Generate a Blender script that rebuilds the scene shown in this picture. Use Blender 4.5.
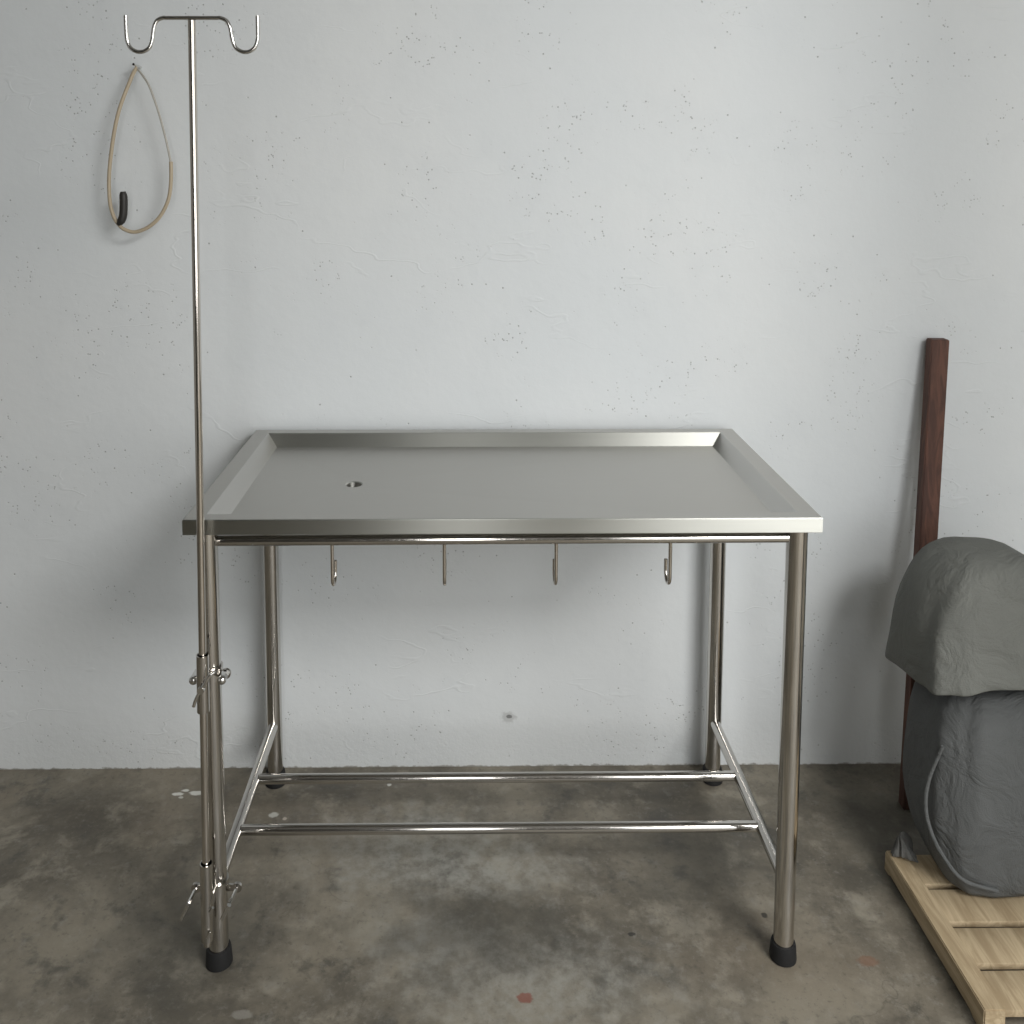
import bpy, bmesh, math, random
from mathutils import Vector, Matrix
for o in list(bpy.data.objects): bpy.data.objects.remove(o)
C = bpy.context.scene
random.seed(7)
PI = math.pi
V = Vector

# ---------------------------------------------------------------- camera
cam = bpy.data.cameras.new('camera')
cam_o = bpy.data.objects.new('camera', cam); C.collection.objects.link(cam_o)
cam.sensor_width = 36; cam.lens = 920.456 / 1024 * 36
cam.shift_x = (512 - 478.41) / 1024; cam.shift_y = -(512 - 257.77) / 1024
cam.clip_start = 0.02
cam_o.location = (-.0643, -1.6677, 1.5712)
cam_o.rotation_mode = 'XYZ'
cam_o.rotation_euler = (PI/2 - .0948, 0, -.0102)
C.camera = cam_o
C.view_settings.view_transform = 'Standard'; C.view_settings.look = 'None'
C.view_settings.exposure = 0.0; C.view_settings.gamma = 1.0
C.view_settings.use_curve_mapping = False

# ---------------------------------------------------------------- daylight
w = bpy.data.worlds.new('overcast_sky'); C.world = w; w.use_nodes = True
bg = w.node_tree.nodes['Background']
bg.inputs[0].default_value = (.88, .95, 1.0, 1); bg.inputs[1].default_value = .95

def area(name, loc, target, size, power, col):
    l = bpy.data.lights.new(name, 'AREA'); l.shape = 'RECTANGLE'
    l.size, l.size_y = size; l.energy = power; l.color = col
    o = bpy.data.objects.new(name, l); C.collection.objects.link(o)
    o.location = loc
    o.rotation_euler = (V(target) - V(loc)).to_track_quat('-Z', 'Y').to_euler()
    return o
# unseen added roof light for steep shadows, then daylight from openings behind the photographer
area('added_roof_light', (2.2, -2.8, 3.19), (2.2, -2.8, 0), (1.8, 1.2), 186, (1, .985, .96))
area('daylight_wide_opening', (2.05, -3.40, 1.85), (2.05, .6, 1.85), (2.4, 2.3), 55, (1, .985, .96))
area('daylight_narrow_opening', (-.12, -3.32, 1.95), (-.12, .6, 1.8), (.34, 2.2), 14, (1, .985, .96))

# ---------------------------------------------------------------- materials
class NT:
    def __init__(s, name):
        s.m = bpy.data.materials.new(name); s.m.use_nodes = True
        s.t = s.m.node_tree; s.b = s.t.nodes['Principled BSDF']
        s.pos = s.t.nodes.new('ShaderNodeNewGeometry').outputs['Position']
    def n(s, typ, **kw):
        nd = s.t.nodes.new(typ)
        for k, v in kw.items(): setattr(nd, k, v)
        return nd
    def l(s, a, b): s.t.links.new(a, b)
    def mapping(s, scale, loc=(0,0,0), vec=None):
        m = s.n('ShaderNodeMapping'); m.inputs['Scale'].default_value = scale; m.inputs['Location'].default_value = loc
        s.l(vec or s.pos, m.inputs['Vector']); return m.outputs[0]
    def noise(s, scale, detail=4, rough=.55, vec=None, dist=0):
        n = s.n('ShaderNodeTexNoise'); n.inputs['Scale'].default_value = scale
        n.inputs['Detail'].default_value = detail; n.inputs['Roughness'].default_value = rough
        n.inputs['Distortion'].default_value = dist
        s.l(vec or s.pos, n.inputs['Vector']); return n.outputs['Fac']
    def vor(s, scale, vec=None, feat='F1'):
        n = s.n('ShaderNodeTexVoronoi'); n.feature = feat; n.inputs['Scale'].default_value = scale
        s.l(vec or s.pos, n.inputs['Vector']); return n.outputs['Distance']
    def ramp(s, f, lo, hi, a=0., b=1.):
        n = s.n('ShaderNodeMapRange'); n.interpolation_type = 'SMOOTHSTEP'
        n.inputs[1].default_value = lo; n.inputs[2].default_value = hi
        n.inputs[3].default_value = a; n.inputs[4].default_value = b
        s.l(f, n.inputs[0]); return n.outputs[0]
    def math(s, op, a, b=None, c=None):
        n = s.n('ShaderNodeMath', operation=op)
        for i, x in enumerate((a, b, c)):
            if x is None: continue
            if isinstance(x, (int, float)): n.inputs[i].default_value = x
            else: s.l(x, n.inputs[i])
        return n.outputs[0]
    def mix(s, f, a, b):
        n = s.n('ShaderNodeMix', data_type='RGBA')
        for i, x in ((0, f), (6, a), (7, b)):
            if isinstance(x, (int, float)): n.inputs[i].default_value = x
            elif isinstance(x, tuple): n.inputs[i].default_value = (*x, 1)
            else: s.l(x, n.inputs[i])
        return n.outputs[2]
    def bump(s, h, strength, dist, nrm=None):
        n = s.n('ShaderNodeBump'); n.inputs['Strength'].default_value = strength
        n.inputs['Distance'].default_value = dist; s.l(h, n.inputs['Height'])
        if nrm: s.l(nrm, n.inputs['Normal'])
        return n.outputs[0]
    def spot(s, c, r, wob=.4, ns=60, soft=.25):
        """1 inside a ragged spot of radius r (rx,ry,rz) about c"""
        mp = s.n('ShaderNodeMapping', vector_type='TEXTURE')
        mp.inputs['Location'].default_value = c; mp.inputs['Scale'].default_value = r
        s.l(s.pos, mp.inputs['Vector'])
        ln = s.n('ShaderNodeVectorMath', operation='LENGTH'); s.l(mp.outputs[0], ln.inputs[0])
        d = s.math('ADD', ln.outputs['Value'], s.math('MULTIPLY', s.math('SUBTRACT', s.noise(ns, 3), .5), wob * 4))
        return s.ramp(d, 1 - soft, 1 + soft, 1, 0)
    def base(s, x):
        if isinstance(x, tuple): s.b.inputs['Base Color'].default_value = (*x, 1)
        else: s.l(x, s.b.inputs['Base Color'])
    def rough(s, x):
        if isinstance(x, (int, float)): s.b.inputs['Roughness'].default_value = x
        else: s.l(x, s.b.inputs['Roughness'])

def steel(name, col, rough, grain_scale, bump=.15, streak=.06, brush=None, aniso=.8):
    t = NT(name); t.b.inputs['Metallic'].default_value = 1
    g = t.noise(1, 5, .7, t.mapping(grain_scale))
    t.base(t.mix(g, tuple(c * .93 for c in col), tuple(min(1, c * 1.05) for c in col)))
    t.rough(t.ramp(g, .3, .7, rough - streak, rough + streak))
    t.l(t.bump(g, bump, .0006), t.b.inputs['Normal'])
    if brush:                                   # brushed lines smear reflections across themselves
        geo = t.n('ShaderNodeNewGeometry'); cr = t.n('ShaderNodeVectorMath', operation='CROSS_PRODUCT')
        t.l(geo.outputs['Normal'], cr.inputs[0]); cr.inputs[1].default_value = brush
        t.l(cr.outputs[0], t.b.inputs['Tangent']); t.b.inputs['Anisotropic'].default_value = aniso
    return t.m
M_TRAY = steel('brushed_steel_sheet', (.52, .51, .485), .34, (6, 500, 500), .05, .05, (1, 0, 0), .7)
M_TRAYSIDE = steel('brushed_steel_side_rim', (.53, .52, .50), .36, (500, 6, 500), .10, .05, (0, 1, 0), .7)
M_SHEETEDGE = steel('brushed_steel_edge', (.47, .475, .445), .40, (3, 500, 400), .01, .03, (1, 0, 0), .93)
M_TUBE = steel('polished_steel_tube', (.60, .578, .548), .11, (300, 300, 8), .015, .04)
M_ROD = steel('steel_rod', (.66, .62, .575), .10, (200, 200, 8), .015, .03)
M_BRIGHT = steel('shiny_steel_bolt', (.72, .71, .69), .12, (60, 60, 60), .02, .03)

def plain(name, col, rough, ns=30, var=.15, bump=0, bd=.001):
    t = NT(name); g = t.noise(ns, 5, .6)
    t.base(t.mix(g, tuple(c * (1 - var) for c in col), tuple(c * (1 + var) for c in col)))
    t.rough(rough)
    if bump: t.l(t.bump(g, bump, bd), t.b.inputs['Normal'])
    return t.m
M_RUBBER = plain('black_rubber', (.006, .006, .0065), .75, 120, .2, .2)
M_CABLE = plain('beige_cable', (.42, .35, .25), .5)
M_WIRE = plain('grey_thin_wire', (.42, .40, .36), .5)
M_PLUG = plain('black_plug', (.02, .018, .016), .5)
M_CEIL = plain('ceiling_paint', (.30, .30, .29), .9)
M_SIDE = plain('side_wall_plaster', (.36, .355, .34), .9, 4, .1)
M_DARKWALL = plain('dark_front_wall', (.10, .095, .085), .9, 4, .2)
M_YARD = plain('outdoor_concrete', (.45, .43, .39), .9, 3, .15)

def wall_mat():
    t = NT('white_painted_plaster')
    big = t.noise(1.3, 3, .5); mid = t.noise(9, 4, .6)
    col = t.mix(t.ramp(big, .35, .65), (.64, .672, .69), (.675, .70, .71))
    col = t.mix(t.ramp(mid, .45, .8, 0, .25), col, (.58, .61, .63))
    # clusters of small pits
    flat = t.mapping((1, .15, 1))
    vd = t.vor(105, flat)
    pick = t.noise(47, 1, .5); cluster = t.noise(4.5, 2, .5)
    pit = t.math('MULTIPLY', t.ramp(vd, .14, .26, 1, 0), t.math('MULTIPLY', t.ramp(pick, .53, .60), t.ramp(cluster, .50, .60)))
    vd2 = t.vor(38, flat); pick2 = t.noise(21.3, 1, .5)
    pit2 = t.math('MULTIPLY', t.ramp(vd2, .055, .105, 1, 0), t.ramp(pick2, .56, .62))
    pits = t.math('MAXIMUM', pit, pit2)
    col = t.mix(t.math('MULTIPLY', pits, .5), col, (.16, .16, .155))
    # grimy foot of the wall, ragged where paint meets the slab
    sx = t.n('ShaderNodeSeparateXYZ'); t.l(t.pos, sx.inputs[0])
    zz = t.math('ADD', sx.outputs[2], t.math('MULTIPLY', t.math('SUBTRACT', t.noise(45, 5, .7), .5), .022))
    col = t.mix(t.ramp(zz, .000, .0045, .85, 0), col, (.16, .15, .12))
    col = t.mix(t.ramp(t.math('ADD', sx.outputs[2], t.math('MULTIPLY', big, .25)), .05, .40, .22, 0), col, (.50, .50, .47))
    # chipped anchor mark
    mk = t.spot((.037, .63, .137), (.018, .05, .015), .42, 90, .22)
    col = t.mix(t.math('MULTIPLY', mk, .35), col, (.22, .22, .21))
    mk2 = t.spot((.040, .63, .139), (.0075, .05, .005), .22, 160, .2)
    col = t.mix(t.math('MULTIPLY', mk2, .75), col, (.10, .10, .10))
    t.base(col); t.rough(.62)
    h = t.math('ADD', t.math('MULTIPLY', t.noise(28, 5, .6), .55), t.math('MULTIPLY', t.noise(5, 3), 1.2))
    # thin hairline trowel ridges
    ridge = t.n('ShaderNodeTexNoise'); ridge.inputs['Scale'].default_value = 1
    t.l(t.mapping((3.2, 1, 8)), ridge.inputs['Vector']); ridge.inputs['Detail'].default_value = 3
    rd = t.math('ABSOLUTE', t.math('SUBTRACT', ridge.outputs['Fac'], .5))
    h = t.math('ADD', h, t.math('MULTIPLY', t.ramp(rd, 0, .012, 1, 0), t.ramp(t.noise(3.1, 2), .5, .62, 0, .3)))
    h = t.math('SUBTRACT', h, t.math('MULTIPLY', pits, .8))
    rough_zone = t.math('MULTIPLY', t.ramp(sx.outputs[2], .0, .22, .8, 0), t.noise(70, 4, .7))
    h = t.math('ADD', h, rough_zone)
    t.l(t.bump(h, .55, .0035), t.b.inputs['Normal'])
    return t.m
M_WALL = wall_mat()

def floor_mat():
    t = NT('stained_concrete')
    a = t.noise(2.6, 9, .68, dist=.2); b = t.noise(7.5, 8, .68, t.mapping((1, 1, 1), (3, 5, 0)), .15)
    c = t.noise(26, 8, .75); sp = t.noise(75, 5, .7); d = t.noise(1.4, 3, .5, t.mapping((1, 1, 1), (9, 2, 0)))
    col = t.mix(t.ramp(a, .36, .66), (.105, .094, .074), (.245, .220, .172))
    col = t.mix(t.ramp(b, .50, .68, 0, .75), col, (.31, .285, .23))
    col = t.mix(t.ramp(b, .46, .34, 0, .65), col, (.058, .056, .048))
    col = t.mix(t.ramp(d, .52, .68, 0, .35), col, (.155, .118, .078))
    col = t.mix(t.ramp(c, .52, .70, 0, .40), col, (.31, .30, .27))
    col = t.mix(t.ramp(sp, .56, .72, 0, .30), col, (.33, .31, .27))
    col = t.mix(t.ramp(sp, .46, .30, 0, .45), col, (.060, .055, .045))
    # chalky bluish bloom patches
    for p, r in (((-.20, .33, 0), (.20, .12, .2)), ((-.16, .08, 0), (.10, .06, .2)), ((.02, .26, 0), (.14, .06, .2)), ((.05,-.02,0),(.22,.10,.2))):
        col = t.mix(t.math('MULTIPLY', t.math('MULTIPLY', t.spot(p, r, .6, 22, .8), t.ramp(c, .36, .60, .25, 1)), .62), col, (.35, .345, .31))
    # dark damp stains
    for p, r in (((-.62, .10, 0), (.16, .13, .2)), ((-.05, .10, 0), (.20, .09, .2)), ((.45, .30, 0), (.12, .16, .2)), ((.93,.42,0),(.12,.22,.2))):
        col = t.mix(t.math('MULTIPLY', t.spot(p, r, .6, 12, .8), .50), col, (.048, .048, .042))
    # ring stain, red and white paint drips
    for p, r, cc, o in (((-.803,.530,0),(.014,.006,.05),(.70,.70,.66),.9), ((-.787,.543,0),(.009,.005,.05),(.70,.70,.66),.9),
                     ((-.755,.533,0),(.020,.008,.05),(.70,.70,.66),.9), ((-.790,.517,0),(.006,.004,.05),(.6,.6,.56),.8),
                     ((-.5438,.452,0),(.011,.009,.05),(.5,.5,.46),.9), ((-.514,.438,0),(.006,.005,.05),(.5,.44,.38),.8),
                     ((-.27,.560,0),(.006,.005,.05),(.6,.6,.56),.8),
                     ((.041,-.055,0),(.014,.011,.05),(.22,.05,.03),.7), ((-.49,-.085,0),(.02,.010,.05),(.30,.29,.26),.6),
                     ((.27,.09,0),(.008,.005,.05),(.02,.02,.018),.8), ((.56,.135,0),(.006,.007,.05),(.02,.02,.018),.8),
                     ((.73,.02,0),(.02,.012,.05),(.20,.08,.04),.45)):
        col = t.mix(t.math('MULTIPLY', t.spot(p, r, .3, 90, .25), o), col, cc)
    # fine crack
    cr = t.n('ShaderNodeTexNoise'); cr.inputs['Scale'].default_value = 3.1; cr.inputs['Detail'].default_value = 5
    t.l(t.mapping((1, 1, 1), (21, 4, 0)), cr.inputs['Vector'])
    ck = t.math('MULTIPLY', t.ramp(t.math('ABSOLUTE', t.math('SUBTRACT', cr.outputs['Fac'], .5)), 0, .004, 1, 0), t.ramp(t.noise(2.0, 2), .58, .66, 0, .25))
    col = t.mix(ck, col, (.035, .033, .028))
    t.base(col)
    t.rough(t.ramp(b, .3, .7, .42, .70))
    h = t.math('ADD', t.math('MULTIPLY', b, .6), t.math('MULTIPLY', c, .35))
    t.l(t.bump(h, .35, .004), t.b.inputs['Normal'])
    return t.m
M_FLOOR = floor_mat()

def cloth_mat(name, col):
    t = NT(name); wv = t.noise(420, 2, .5); g = t.noise(7, 4, .6)
    t.base(t.mix(g, tuple(c * .8 for c in col), tuple(c * 1.2 for c in col))); t.rough(.9)
    h = t.math('ADD', t.math('MULTIPLY', wv, .2), t.math('MULTIPLY', t.noise(11, 4, .6, dist=1.2), 2.2))
    t.l(t.bump(h, .7, .008), t.b.inputs['Normal']); return t.m
M_SHEET = cloth_mat('grey_cloth', (.15, .155, .142))
M_SACK = cloth_mat('dark_grey_canvas', (.10, .105, .105))
M_RAG = cloth_mat('grey_rag', (.11, .11, .105))

def wood_mat(name, ca, cb, scale):
    t = NT(name); g = t.noise(1, 6, .65, t.mapping(scale), 1.2)
    t.base(t.mix(t.ramp(g, .35, .65), ca, cb)); t.rough(.7)
    t.l(t.bump(g, .3, .001), t.b.inputs['Normal']); return t.m
M_PALLET = wood_mat('pale_pine', (.33, .25, .15), (.50, .40, .26), (40, 4, 40))
M_POST = wood_mat('red_brown_wood', (.060, .026, .018), (.12, .052, .034), (50, 50, 5))

# ---------------------------------------------------------------- mesh helpers
def finish(name, bm, mat, parent=None, smooth=True, angle=35):
    bmesh.ops.recalc_face_normals(bm, faces=bm.faces)
    me = bpy.data.meshes.new(name); bm.to_mesh(me); bm.free()
    if smooth:
        me.shade_smooth()
        me.set_sharp_from_angle(angle=math.radians(angle))
    me.materials.append(mat)
    o = bpy.data.objects.new(name, me); C.collection.objects.link(o)
    if parent:
        o.parent = parent; o.matrix_parent_inverse = Matrix.Identity(4)
        # vertices are written in world coordinates: shift to the parent's frame
        off = V(parent.location); p = parent.parent
        while p: off += V(p.location); p = p.parent
        me.transform(Matrix.Translation(-off))
    return o
def empty(name, loc, label, cat, group=None):
    o = bpy.data.objects.new(name, None); C.collection.objects.link(o); o.location = loc
    o.empty_display_size = .05
    o['label'] = label; o['category'] = cat
    if group: o['group'] = group
    return o
def add_box(bm, lo, hi, bevel=0, seg=2, M=None):
    r = bmesh.ops.create_cube(bm, size=1)
    vs = r['verts']; lo, hi = V(lo), V(hi)
    for v in vs: v.co = V([(lo[i] + hi[i]) / 2 + v.co[i] * (hi[i] - lo[i]) for i in range(3)])
    if bevel:
        es = list({e for v in vs for e in v.link_edges})
        rb = bmesh.ops.bevel(bm, geom=es, offset=bevel, segments=seg, profile=.5, affect='EDGES')
        vs = [v for v in rb['verts']]
    if M is not None:
        seen = set()
        for v in vs:
            if v not in seen: v.co = M @ v.co; seen.add(v)
    return vs
def add_tube(bm, pts, r, n=20, caps=True, inner=None):
    pts = [V(p) for p in pts]; rr = r if isinstance(r, (list, tuple)) else [r] * len(pts)
    t0 = (pts[1] - pts[0]).normalized()
    a = V((0, 0, 1)) if abs(t0.z) < .9 else V((1, 0, 0))
    u = t0.cross(a).normalized(); rings = []
    for i, p in enumerate(pts):
        if i == 0: t = pts[1] - pts[0]
        elif i == len(pts) - 1: t = pts[-1] - pts[-2]
        else: t = (pts[i + 1] - p).normalized() + (p - pts[i - 1]).normalized()
        t.normalize(); u = (u - t * u.dot(t)).normalized(); v = t.cross(u)
        rings.append([bm.verts.new(p + (u * math.cos(2*PI*k/n) + v * math.sin(2*PI*k/n)) * rr[i]) for k in range(n)])
    for a, b in zip(rings, rings[1:]):
        for k in range(n): bm.faces.new((a[k], a[(k+1) % n], b[(k+1) % n], b[k]))
    if caps:
        bm.faces.new(rings[0][::-1]); bm.faces.new(rings[-1])
    return rings
def smooth_path(pts, sub=6):
    pts = [V(p) for p in pts]; out = []
    P = [pts[0]*2 - pts[1]] + pts + [pts[-1]*2 - pts[-2]]
    for i in range(1, len(P) - 2):
        a, b, c, d = P[i-1], P[i], P[i+1], P[i+2]
        for k in range(sub):
            t = k / sub
            out.append(.5 * ((2*b) + (c-a)*t + (2*a-5*b+4*c-d)*t*t + (3*b-a-3*c+d)*t**3))
    out.append(pts[-1]); return out
def add_sleeve(bm, p0, p1, ro, ri, n=24):
    """hollow pipe with visible mouth"""
    p0, p1 = V(p0), V(p1); t = (p1 - p0).normalized()
    a = V((1, 0, 0)) if abs(t.x) < .9 else V((0, 1, 0)); u = t.cross(a).normalized(); v = t.cross(u)
    def ring(p, r): return [bm.verts.new(p + (u*math.cos(2*PI*k/n) + v*math.sin(2*PI*k/n))*r) for k in range(n)]
    R_ = [ring(p0, ri), ring(p0, ro), ring(p1, ro), ring(p1, ri)]
    for i in range(4):
        a, b = R_[i], R_[(i+1) % 4]
        for k in range(n): bm.faces.new((a[k], a[(k+1) % n], b[(k+1) % n], b[k]))
def add_ball(bm, c, r, s=(1,1,1), n=16):
    rr = bmesh.ops.create_uvsphere(bm, u_segments=n, v_segments=n//2+2, radius=r)
    for v in rr['verts']: v.co = V((v.co.x*s[0], v.co.y*s[1], v.co.z*s[2])) + V(c)

# ---------------------------------------------------------------- the room
def struct(name, bm, m):
    o = finish(name, bm, m, smooth=False); o['kind'] = 'structure'; return o
WY = .63
def box_struct(name, lo, hi, m):
    bm = bmesh.new(); add_box(bm, lo, hi); return struct(name, bm, m)
box_struct('floor', (-3.0, -3.6, -.12), (3.6, WY + .2, 0), M_FLOOR)
box_struct('trim_1', (-9.0, -14.0, -.14), (9.6, -3.6, -.02), M_YARD)
box_struct('wall_back', (-3.0, WY, 0), (3.6, WY + .2, 3.2), M_WALL)
box_struct('ceiling', (-3.0, -3.6, 3.2), (3.6, WY + .2, 3.32), M_CEIL)
box_struct('wall_left', (-3.15, -3.6, 0), (-3.0, WY + .2, 3.32), M_SIDE)
box_struct('wall_right', (3.6, -3.6, 0), (3.75, WY + .2, 3.32), M_SIDE)
box_struct('added_pillar', (1.38, -.56, 0), (1.60, -.33, 3.2), M_SIDE)  # unseen pillar, added to shade the right end of the back wall
bm = bmesh.new()
add_box(bm, (-3.0, -3.6, 0), (-.30, -3.45, 3.2)); add_box(bm, (.06, -3.6, 0), (.82, -3.45, 3.2))
add_box(bm, (3.3, -3.6, 0), (3.6, -3.45, 3.2)); add_box(bm, (-.30, -3.6, 3.12), (3.3, -3.45, 3.2))
struct('wall_front', bm, M_DARKWALL)

# ---------------------------------------------------------------- steel table
W2, D, H = .6, .6, .9218
T = .0292                                        # height of the folded edge
table = empty('steel_examination_table', (0, .3, 0), 'long brushed stainless steel table with sunken drain top, against the white wall', 'table')

# tray top: rim, sloping inner walls and a floor that falls to the drain
bm = bmesh.new()
rx, ry, ly = .038, .030, .024
HX, HY, HR = -.3173, .2988, .0165
floor_z, hole_z = H - .030, H - .0365
b = .0022
def rect(x, y0, y1, z): return [V((-x, y0, z)), V((x, y0, z)), V((x, y1, z)), V((-x, y1, z))]
loops = [rect(W2 - .004, .004, D - .004, H - T), rect(W2 - .0005, .0005, D - .0005, H - T),
         rect(W2, 0, D, H - T + .001), rect(W2, 0, D, H - b), rect(W2 - b*.3, b*.3, D - b*.3, H - b*.3), rect(W2 - b, b, D - b, H),
         rect(W2 - rx + .001, ry - .001, D - ry + .001, H), rect(W2 - rx - .0008, ry + .0008, D - ry - .0008, H - .0012),
         rect(W2 - rx - ly, ry + ly*.9, D - ry - ly*.9, floor_z + .0008), rect(W2 - rx - ly - .0012, ry + ly*.9 + .0012, D - ry - ly*.9 - .0012, floor_z)]
rings = [[bm.verts.new(p) for p in L] for L in loops]
for a, c in zip(rings, rings[1:]):
    for k in range(4): bm.faces.new((a[k], a[(k+1) % 4], c[(k+1) % 4], c[k]))
last = rings[-1]
n = 32
def hv(z, r): return [bm.verts.new((HX + r*math.cos(2*PI*k/n), HY + r*math.sin(2*PI*k/n), z)) for k in range(n)]
hole = [hv(hole_z, HR + .003), hv(hole_z - .0015, HR), hv(hole_z - .02, HR), ]
for a, c in zip(hole, hole[1:]):
    for k in range(n): bm.faces.new((a[k], a[(k+1) % n], c[(k+1) % n], c[k]))
# fan each of the four facets from a tray corner pair to the hole
cor = [math.atan2(v.co.y - HY, v.co.x - HX) for v in last]
def idx(a): return int(round((a % (2*PI)) / (2*PI) * n)) % n
ci = [idx(a) for a in cor]
for k in range(4):
    i0, i1 = ci[k], ci[(k+1) % 4]
    seq = [i0]
    while seq[-1] != i1: seq.append((seq[-1] + 1) % n)
    bm.faces.new([last[k], last[(k+1) % 4]] + [hole[0][i] for i in reversed(seq)])
o = finish('tray', bm, M_TRAY, table, angle=20)
o.data.materials.append(M_SHEETEDGE); o.data.materials.append(M_TRAYSIDE)
for p in o.data.polygons:
    c = p.center; nz = abs(p.normal.z)
    side = abs(c.x) > W2 - rx - ly - .001
    if nz < .93: p.material_index = 2 if abs(p.normal.x) > .5 else 1
    elif side and abs(c.y - .3 + 0*c.x) < .05: p.material_index = 2
    p.use_smooth = False
# drain spigot seen through the hole
bm = bmesh.new(); add_sleeve(bm, (HX, HY, hole_z - .055), (HX, HY, hole_z - .0165), HR + .002, HR - .0005)
finish('drain_spout', bm, M_TUBE, table)
LX, FY, BY = .5634, .0307, .5693
LR = .0196
UZ = H - T - .0155
for sx in (-1, 1):
    for y in (FY, BY):
        by = y - .026 if y == BY else y
        bm = bmesh.new(); add_tube(bm, [(sx*LX, y, H - T - .0012), (sx*LX, y, .022)], LR, 32)
        lg = finish('leg', bm, M_TUBE, table)
        bm = bmesh.new()
        prof = [(.0235, 0), (.0262, .002), (.0262, .006), (.0246, .030), (.0232, .0355), (.0200, .0360)]
        rg = [[bm.verts.new((sx*LX + r*math.cos(2*PI*k/32), y + r*math.sin(2*PI*k/32), z)) for k in range(32)] for r, z in prof]
        for a, c in zip(rg, rg[1:]):
            for k in range(32): bm.faces.new((a[k], a[(k+1) % 32], c[(k+1) % 32], c[k]))
        bm.faces.new(rg[0][::-1]); bm.faces.new(rg[-1])
        ft = finish('rubber_foot', bm, M_RUBBER, lg); ft['label'] = 'black rubber foot cap'
def rail(name, p, q, r, mat=M_TUBE):
    bm = bmesh.new(); add_tube(bm, [p, q], r, 24); return finish(name, bm, mat, table)
e = LR - .002
rail('upper_rail', (-LX + e, FY, UZ - .0082), (LX - e, FY, UZ - .0055), .0100)
rail('upper_rail', (-LX + e, BY, UZ - .0082), (LX - e, BY, UZ - .0055), .0100)
RZ = .163
for sx in (-1, 1):
    rail('upper_side_rail', (sx*LX, FY + e, UZ - .0082), (sx*LX, BY - e, UZ - .0055), .0100)
    rail('lower_side_rail', (sx*LX, FY + e, RZ), (sx*LX, BY - e, RZ), .0125)
for y in (.186, .352):
    rail('lower_crossbar', (-LX + .0105, y, RZ), (LX - .0105, y, RZ), .0112)
# welded J hooks along the front rail
for hx in (-.3261, -.1120, .1019, .3207):
    pts = [(hx, FY, UZ - .014), (hx, FY, .800)]
    for k in range(0, 13):
        a = PI * k / 12
        pts.append((hx, FY + .0185 - .0185*math.cos(a), (.794 - .0195*math.sin(a))))
    pts.append((hx, FY + .037, .813))
    bm = bmesh.new(); add_tube(bm, pts, .0036, 14); finish('hook', bm, M_ROD, table)

# ---------------------------------------------------------------- drip pole
def px(z): return -.5690 + (z - .07) / 1.77 * .0217
PY = -.0255
pole = empty('drip_pole', (px(.08), PY, .08), 'tall thin steel drip pole with hooked top, clamped at the left end of the table', 'pole')
bm = bmesh.new()
add_tube(bm, [(px(.088), PY, .088), (px(1.2), PY, 1.2), (px(1.831), PY, 1.831)], .0070, 24); finish('rod', bm, M_ROD, pole)
cx, cz = px(1.8355), 1.8355
def arm(s):
    P = [(cx, PY, cz), (cx + s*.045, PY, cz)]
    q = [(.050, .0), (.0605, -.005), (.0665, -.018), (.0695, -.036), (.0745, -.050), (.083, -.0565), (.092, -.0585), (.101, -.0565), (.109, -.050), (.1135, -.038), (.1145, -.022), (.1145, .004)]
    body = smooth_path([P[1]] + [(cx + s*a, PY, cz + z) for a, z in q], 5)
    return [P[0]] + body
L_, R_ = arm(-1), arm(1)
bm = bmesh.new(); add_tube(bm, list(reversed(L_)) + R_[1:], .0037, 16); finish('hook_bar', bm, M_BRIGHT, pole)

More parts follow.
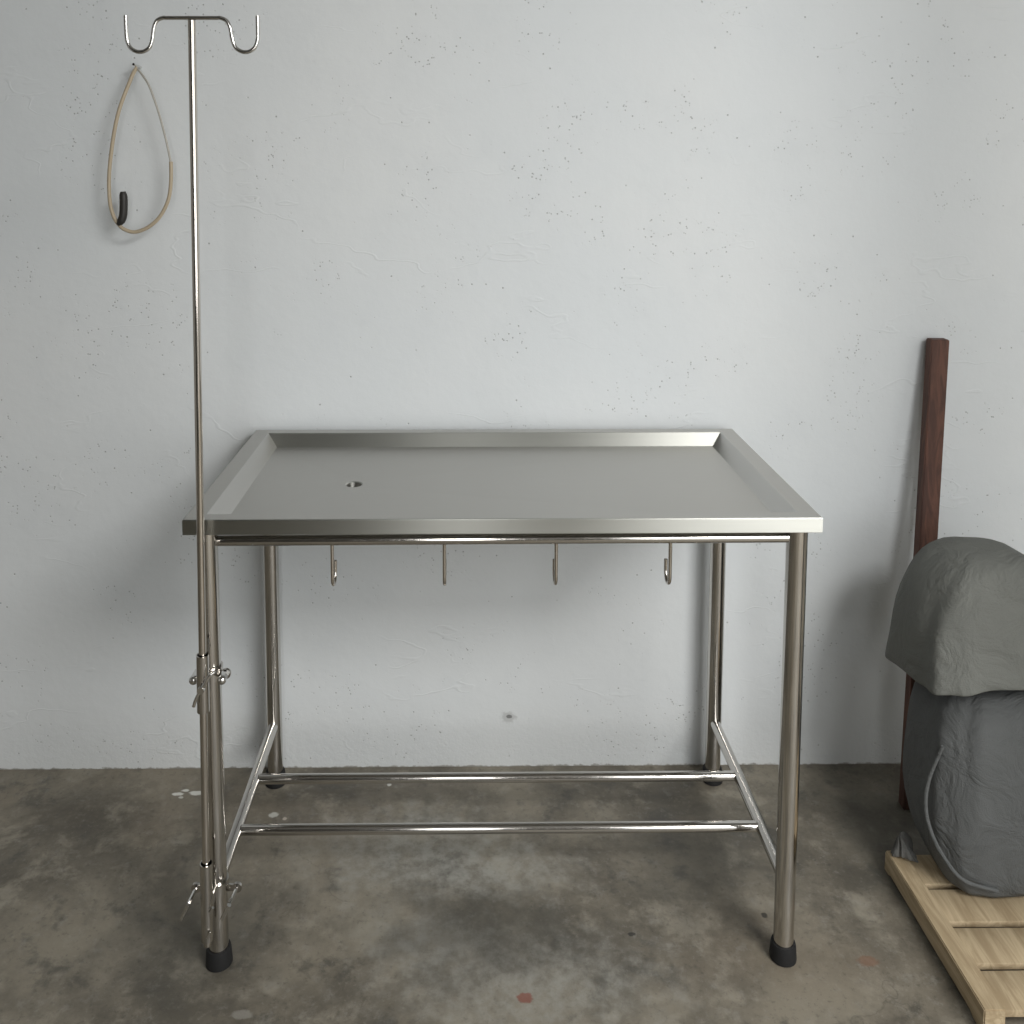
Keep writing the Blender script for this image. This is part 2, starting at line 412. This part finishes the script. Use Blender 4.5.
def clamp(z0, z1, zc, upper):
    bm = bmesh.new(); add_sleeve(bm, (px(z0), PY, z0), (px(z1), PY, z1), .0116, .0098)
    sl = finish('sleeve', bm, M_TUBE, pole)
    x = px(zc)
    xm, s_ = (x + .006, .0245) if upper else (x + .0065, .040)
    bm = bmesh.new()
    # split collar that grips the table leg, with its two rounded ears
    add_sleeve(bm, (-LX, FY, zc - .012), (-LX, FY, zc + .012), LR + .0035, LR - .0002, 32)
    for s in (-1, 1):
        ex = xm + s*s_
        add_tube(bm, [(ex, FY - .012, zc), (ex, FY - .006, zc)], .0095, 20)
        add_box(bm, (min(ex, -LX + s*LR), FY - .0115, zc - .007), (max(ex, -LX + s*LR), FY - .0065, zc + .007), .001)
    add_box(bm, (x - .006, PY + .0085, zc - .011), (-LX + .004, FY - LR - .002, zc + .011), .0015)
    finish('collar', bm, M_TUBE, sl)
    if upper:
        for s in (-1, 1):
            bx, by = xm + s*s_ + (-.0065 if s < 0 else -.002), FY - .031
            bm = bmesh.new()
            add_tube(bm, [(bx, FY - .006, zc), (bx, by, zc)], .0085, 6); add_ball(bm, (bx, by - .001, zc), .0086, (1, .9, 1))
            finish('acorn_bolt', bm, M_BRIGHT, sl)
        bm = bmesh.new(); y = PY - .0165
        q = .022
        add_tube(bm, smooth_path([(x + .026, y + .004, zc + .015 + q), (x + .016, y, zc + .008 + q), (x + .008, y, zc - .007 + q), (x - .002, y, zc - .022 + q), (x - .009, y, zc - .036 + q), (x - .0135, y, zc - .050 + q)], 4), .0032, 12)
        add_tube(bm, [(x + .001, y + .006, zc + .004), (x + .001, y - .004, zc + .004)], .0066, 14)
        finish('locking_lever', bm, M_BRIGHT, sl)
    else:
        y = PY - .004
        for (a0, b0, a1, b1, r, yy) in ((-.034, .007, -.048, -.022, .0042, y), (.044, .006, .030, -.023, .0042, y), (.0145, .006, .0095, -.005, .0028, y - .006)):
            bm = bmesh.new(); add_tube(bm, [(x + a0, yy, zc + b0), (x + a1, yy, zc + b1)], r, 12)
            if r > .003:
                mx = x + (a0 + a1)/2; add_tube(bm, [(mx, yy + .001, zc + (b0+b1)/2), (xm + math.copysign(s_, a0) , FY - .008, zc)], .0036, 10)
            finish('tommy_bar', bm, M_BRIGHT, sl)
        bm = bmesh.new(); add_tube(bm, [(x + .008, PY - .012, z0 + .026), (x + .0035, PY - .012, z0 + .012)], .0026, 10); finish('tommy_bar', bm, M_BRIGHT, sl)
clamp(.562, .673, .609, True)
clamp(.100, .257, .168, False)

# ---------------------------------------------------------------- cable hanging on the wall
cy = .570
cable = empty('hanging_cable', (-.86, WY, 1.80), 'thin beige electric cable looped down the white wall behind the pole', 'cable')
bm = bmesh.new()
add_tube(bm, smooth_path([(-.868, .60, 1.818), (-.850, .585, 1.80), (-.828, cy, 1.77), (-.8085, cy, 1.71), (-.793, cy, 1.645), (-.7825, cy, 1.5886)], 6), .0026, 10)
finish('thin_wire', bm, M_WIRE, cable)
bm = bmesh.new()
pts = [(-.7825, cy, 1.592), (-.7838, cy, 1.5478), (-.7890, cy, 1.510), (-.8004, cy, 1.4802), (-.817, cy, 1.455), (-.838, cy, 1.4366), (-.860, cy, 1.4255), (-.8796, cy, 1.422), (-.897, cy, 1.427), (-.9105, cy, 1.4366), (-.9242, cy, 1.4585), (-.933, cy, 1.50), (-.930, cy, 1.58), (-.907, cy, 1.70), (-.877, .585, 1.79), (-.868, .60, 1.818)]
add_tube(bm, smooth_path(pts, 6), .0046, 12)
finish('cord', bm, M_CABLE, cable)
bm = bmesh.new()
add_tube(bm, smooth_path([(-.914, cy - .004, 1.440), (-.906, cy - .004, 1.449), (-.900, cy - .004, 1.465), (-.898, cy - .004, 1.50), (-.899, cy-.004, 1.52)], 3), [.0045,.006,.008,.0095,.0095,.0095,.0095,.0095,.0095,.0095,.0095,.0085,.006], 16)
finish('plug', bm, M_PLUG, cable)
bm = bmesh.new(); add_tube(bm, [(-.868, WY + .002, 1.822), (-.868, WY - .05, 1.824)], .003, 10)
finish('wall_nail', bm, M_BRIGHT, cable)

# ---------------------------------------------------------------- things stacked at the right
pal = empty('wooden_pallet', (1.06, .1, 0), 'low pale pine pallet on the concrete floor at the right edge', 'pallet')
px0, py1 = .872, .262
def bearer(x, wdt):
    y0, y1, h = -.14, py1, .050
    prof = [(y1, 0), (y1, h - .008), (y1 - .006, h), (y0, h), (y0, 0), (y0 + .035, 0), (y0 + .045, .010), (y1 - .030, .010), (y1 - .020, 0)]
    bm = bmesh.new(); k_ = len(prof)
    a = [bm.verts.new((x, y, z)) for y, z in prof]; c = [bm.verts.new((x + wdt, y, z)) for y, z in prof]
    bm.faces.new(a); bm.faces.new(c[::-1])
    for k in range(k_): bm.faces.new((a[k], a[(k+1) % k_], c[(k+1) % k_], c[k]))
    bmesh.ops.bevel(bm, geom=list(bm.edges), offset=.002, segments=2, affect='EDGES')
    return finish('bearer', bm, M_PALLET, pal)
for x in (px0, 1.19): bearer(x, .040)
for i in range(4):
    y = py1 - .012 - .1*i
    bm = bmesh.new(); add_box(bm, (px0 + .0405, y - .085, .030), (1.1895, y, .044), .002); finish('deck_board', bm, M_PALLET, pal)

# a plank stood against the wall, leaning a little to the right
bm = bmesh.new()
zz, p0, p1 = 0, V((1.006, .452, 0)), V((1.089, .585, 1.15))
for q_ in (p0, p1):
    for dx, dy in ((0, 0), (.045, 0), (.045, .030), (0, .030)): bm.verts.new(q_ + V((dx, dy, 0)))
bm.verts.ensure_lookup_table(); v = bm.verts
bm.faces.new(v[0:4]); bm.faces.new(v[4:8])
for k in range(4): bm.faces.new((v[k], v[(k+1) % 4], v[4 + (k+1) % 4], v[4 + k]))
bmesh.ops.bevel(bm, geom=list(bm.edges), offset=.002, segments=2, affect='EDGES')
plank = finish('wooden_plank', bm, M_POST)
plank['label'] = 'dark red-brown wooden plank leaning on the white wall behind the grey sheet'; plank['category'] = 'plank'

def drape(name, rows, mat, seed, n=72, amp=.06, folds=9, top_closed=True, bottom_closed=False, thick=0, hem=0):
    """rows: (z, cx, cy, rx, ry, foldiness); a hanging cloth shell with folds"""
    rnd = random.Random(seed); ph = [rnd.uniform(0, 6.28) for _ in range(4)]
    bm = bmesh.new(); R = []
    for (z, cx_, cy_, rx_, ry_, f) in rows:
        ring = []
        for k in range(n):
            a = 2*PI*k/n
            w_ = math.sin(folds*a + ph[0]) * .5 + math.sin((folds*2+1)*a + ph[1] + z*9) * .22 + math.sin(3*a + ph[2] + z*5) * .5
            s = 1 + amp * f * w_
            ca, sa = math.cos(a), math.sin(a); pw = .62
            x = cx_ + rx_ * s * math.copysign(abs(ca)**pw, ca); y = cy_ + ry_ * s * math.copysign(abs(sa)**pw, sa)
            hm = hem * max(0, .5 - .5*sa) * max(0, 1 - (z - rows[0][0]) / .2)
            cr_ = .006*f*math.sin(11*a + 17*z + ph[1]) * math.sin(23*z + 2*a + ph[0])
            ring.append(bm.verts.new((x + cr_*ca, y + cr_*sa, z + hm + .012*f*math.sin(2*a + ph[3]))))
        R.append(ring)
    for a, c in zip(R, R[1:]):
        for k in range(n): bm.faces.new((a[k], a[(k+1) % n], c[(k+1) % n], c[k]))
    if bottom_closed: bm.faces.new(R[0])
    if top_closed: bm.faces.new(R[-1])
    o = finish(name, bm, mat, angle=80)
    if thick:
        m = o.modifiers.new('thickness', 'SOLIDIFY'); m.thickness = thick; m.offset = -1
    m = o.modifiers.new('smooth', 'SUBSURF'); m.levels = m.render_levels = 1
    return o
sack = drape('canvas_sack', [(.0445, 1.070, .215, .095, .095, .2), (.060, 1.072, .215, .118, .115, .5), (.12, 1.072, .225, .140, .130, 1), (.20, 1.072, .23, .152, .138, 1), (.28, 1.072, .235, .147, .135, 1),
    (.37, 1.07, .24, .138, .130, .8), (.43, 1.07, .25, .120, .12, .8), (.455, 1.07, .26, .08, .08, .6), (.462, 1.07, .26, .03, .03, .3)], M_SACK, 3, amp=.035, folds=7, bottom_closed=True)
sack['label'] = 'bulging dark grey canvas sack standing on the pine pallet'; sack['category'] = 'sack'
rim = bmesh.new()
pts = [(.935, .16, .36), (.915, .17, .28), (.908, .165, .22), (.916, .15, .17), (.935, .125, .13), (.965, .105, .10), (1.03, .095, .085)]
add_tube(rim, smooth_path(pts, 6), [.004]*37, 10)
so = finish('seam_piping', rim, M_SACK, sack)
sheet = drape('draped_sheet', [(.415, 1.062, .28, .168, .150, 1), (.435, 1.062, .28, .169, .150, 1), (.49, 1.062, .285, .163, .147, .9), (.57, 1.055, .285, .148, .14, .7), (.63, 1.06, .29, .135, .13, .5),
    (.68, 1.065, .29, .118, .12, .4), (.715, 1.075, .29, .10, .105, .3), (.735, 1.08, .29, .07, .08, .2), (.742, 1.08, .29, .03, .03, 0)], M_SHEET, 11, amp=.07, folds=6, thick=.004, hem=.085)
sheet['label'] = 'pale grey cloth sheet draped over the bundle at the right edge'; sheet['category'] = 'sheet'
rag = drape('crumpled_rag', [(.0505, .905, .238, .026, .020, .5), (.058, .905, .239, .027, .020, 1), (.068, .904, .241, .020, .016, 1.2), (.080, .900, .244, .012, .011, 1.2), (.094, .896, .246, .005, .005, .6)], M_RAG, 5, amp=.22, folds=5, bottom_closed=True, n=40)
rag['label'] = 'small crumpled grey rag on the corner of the pine pallet'; rag['category'] = 'rag'
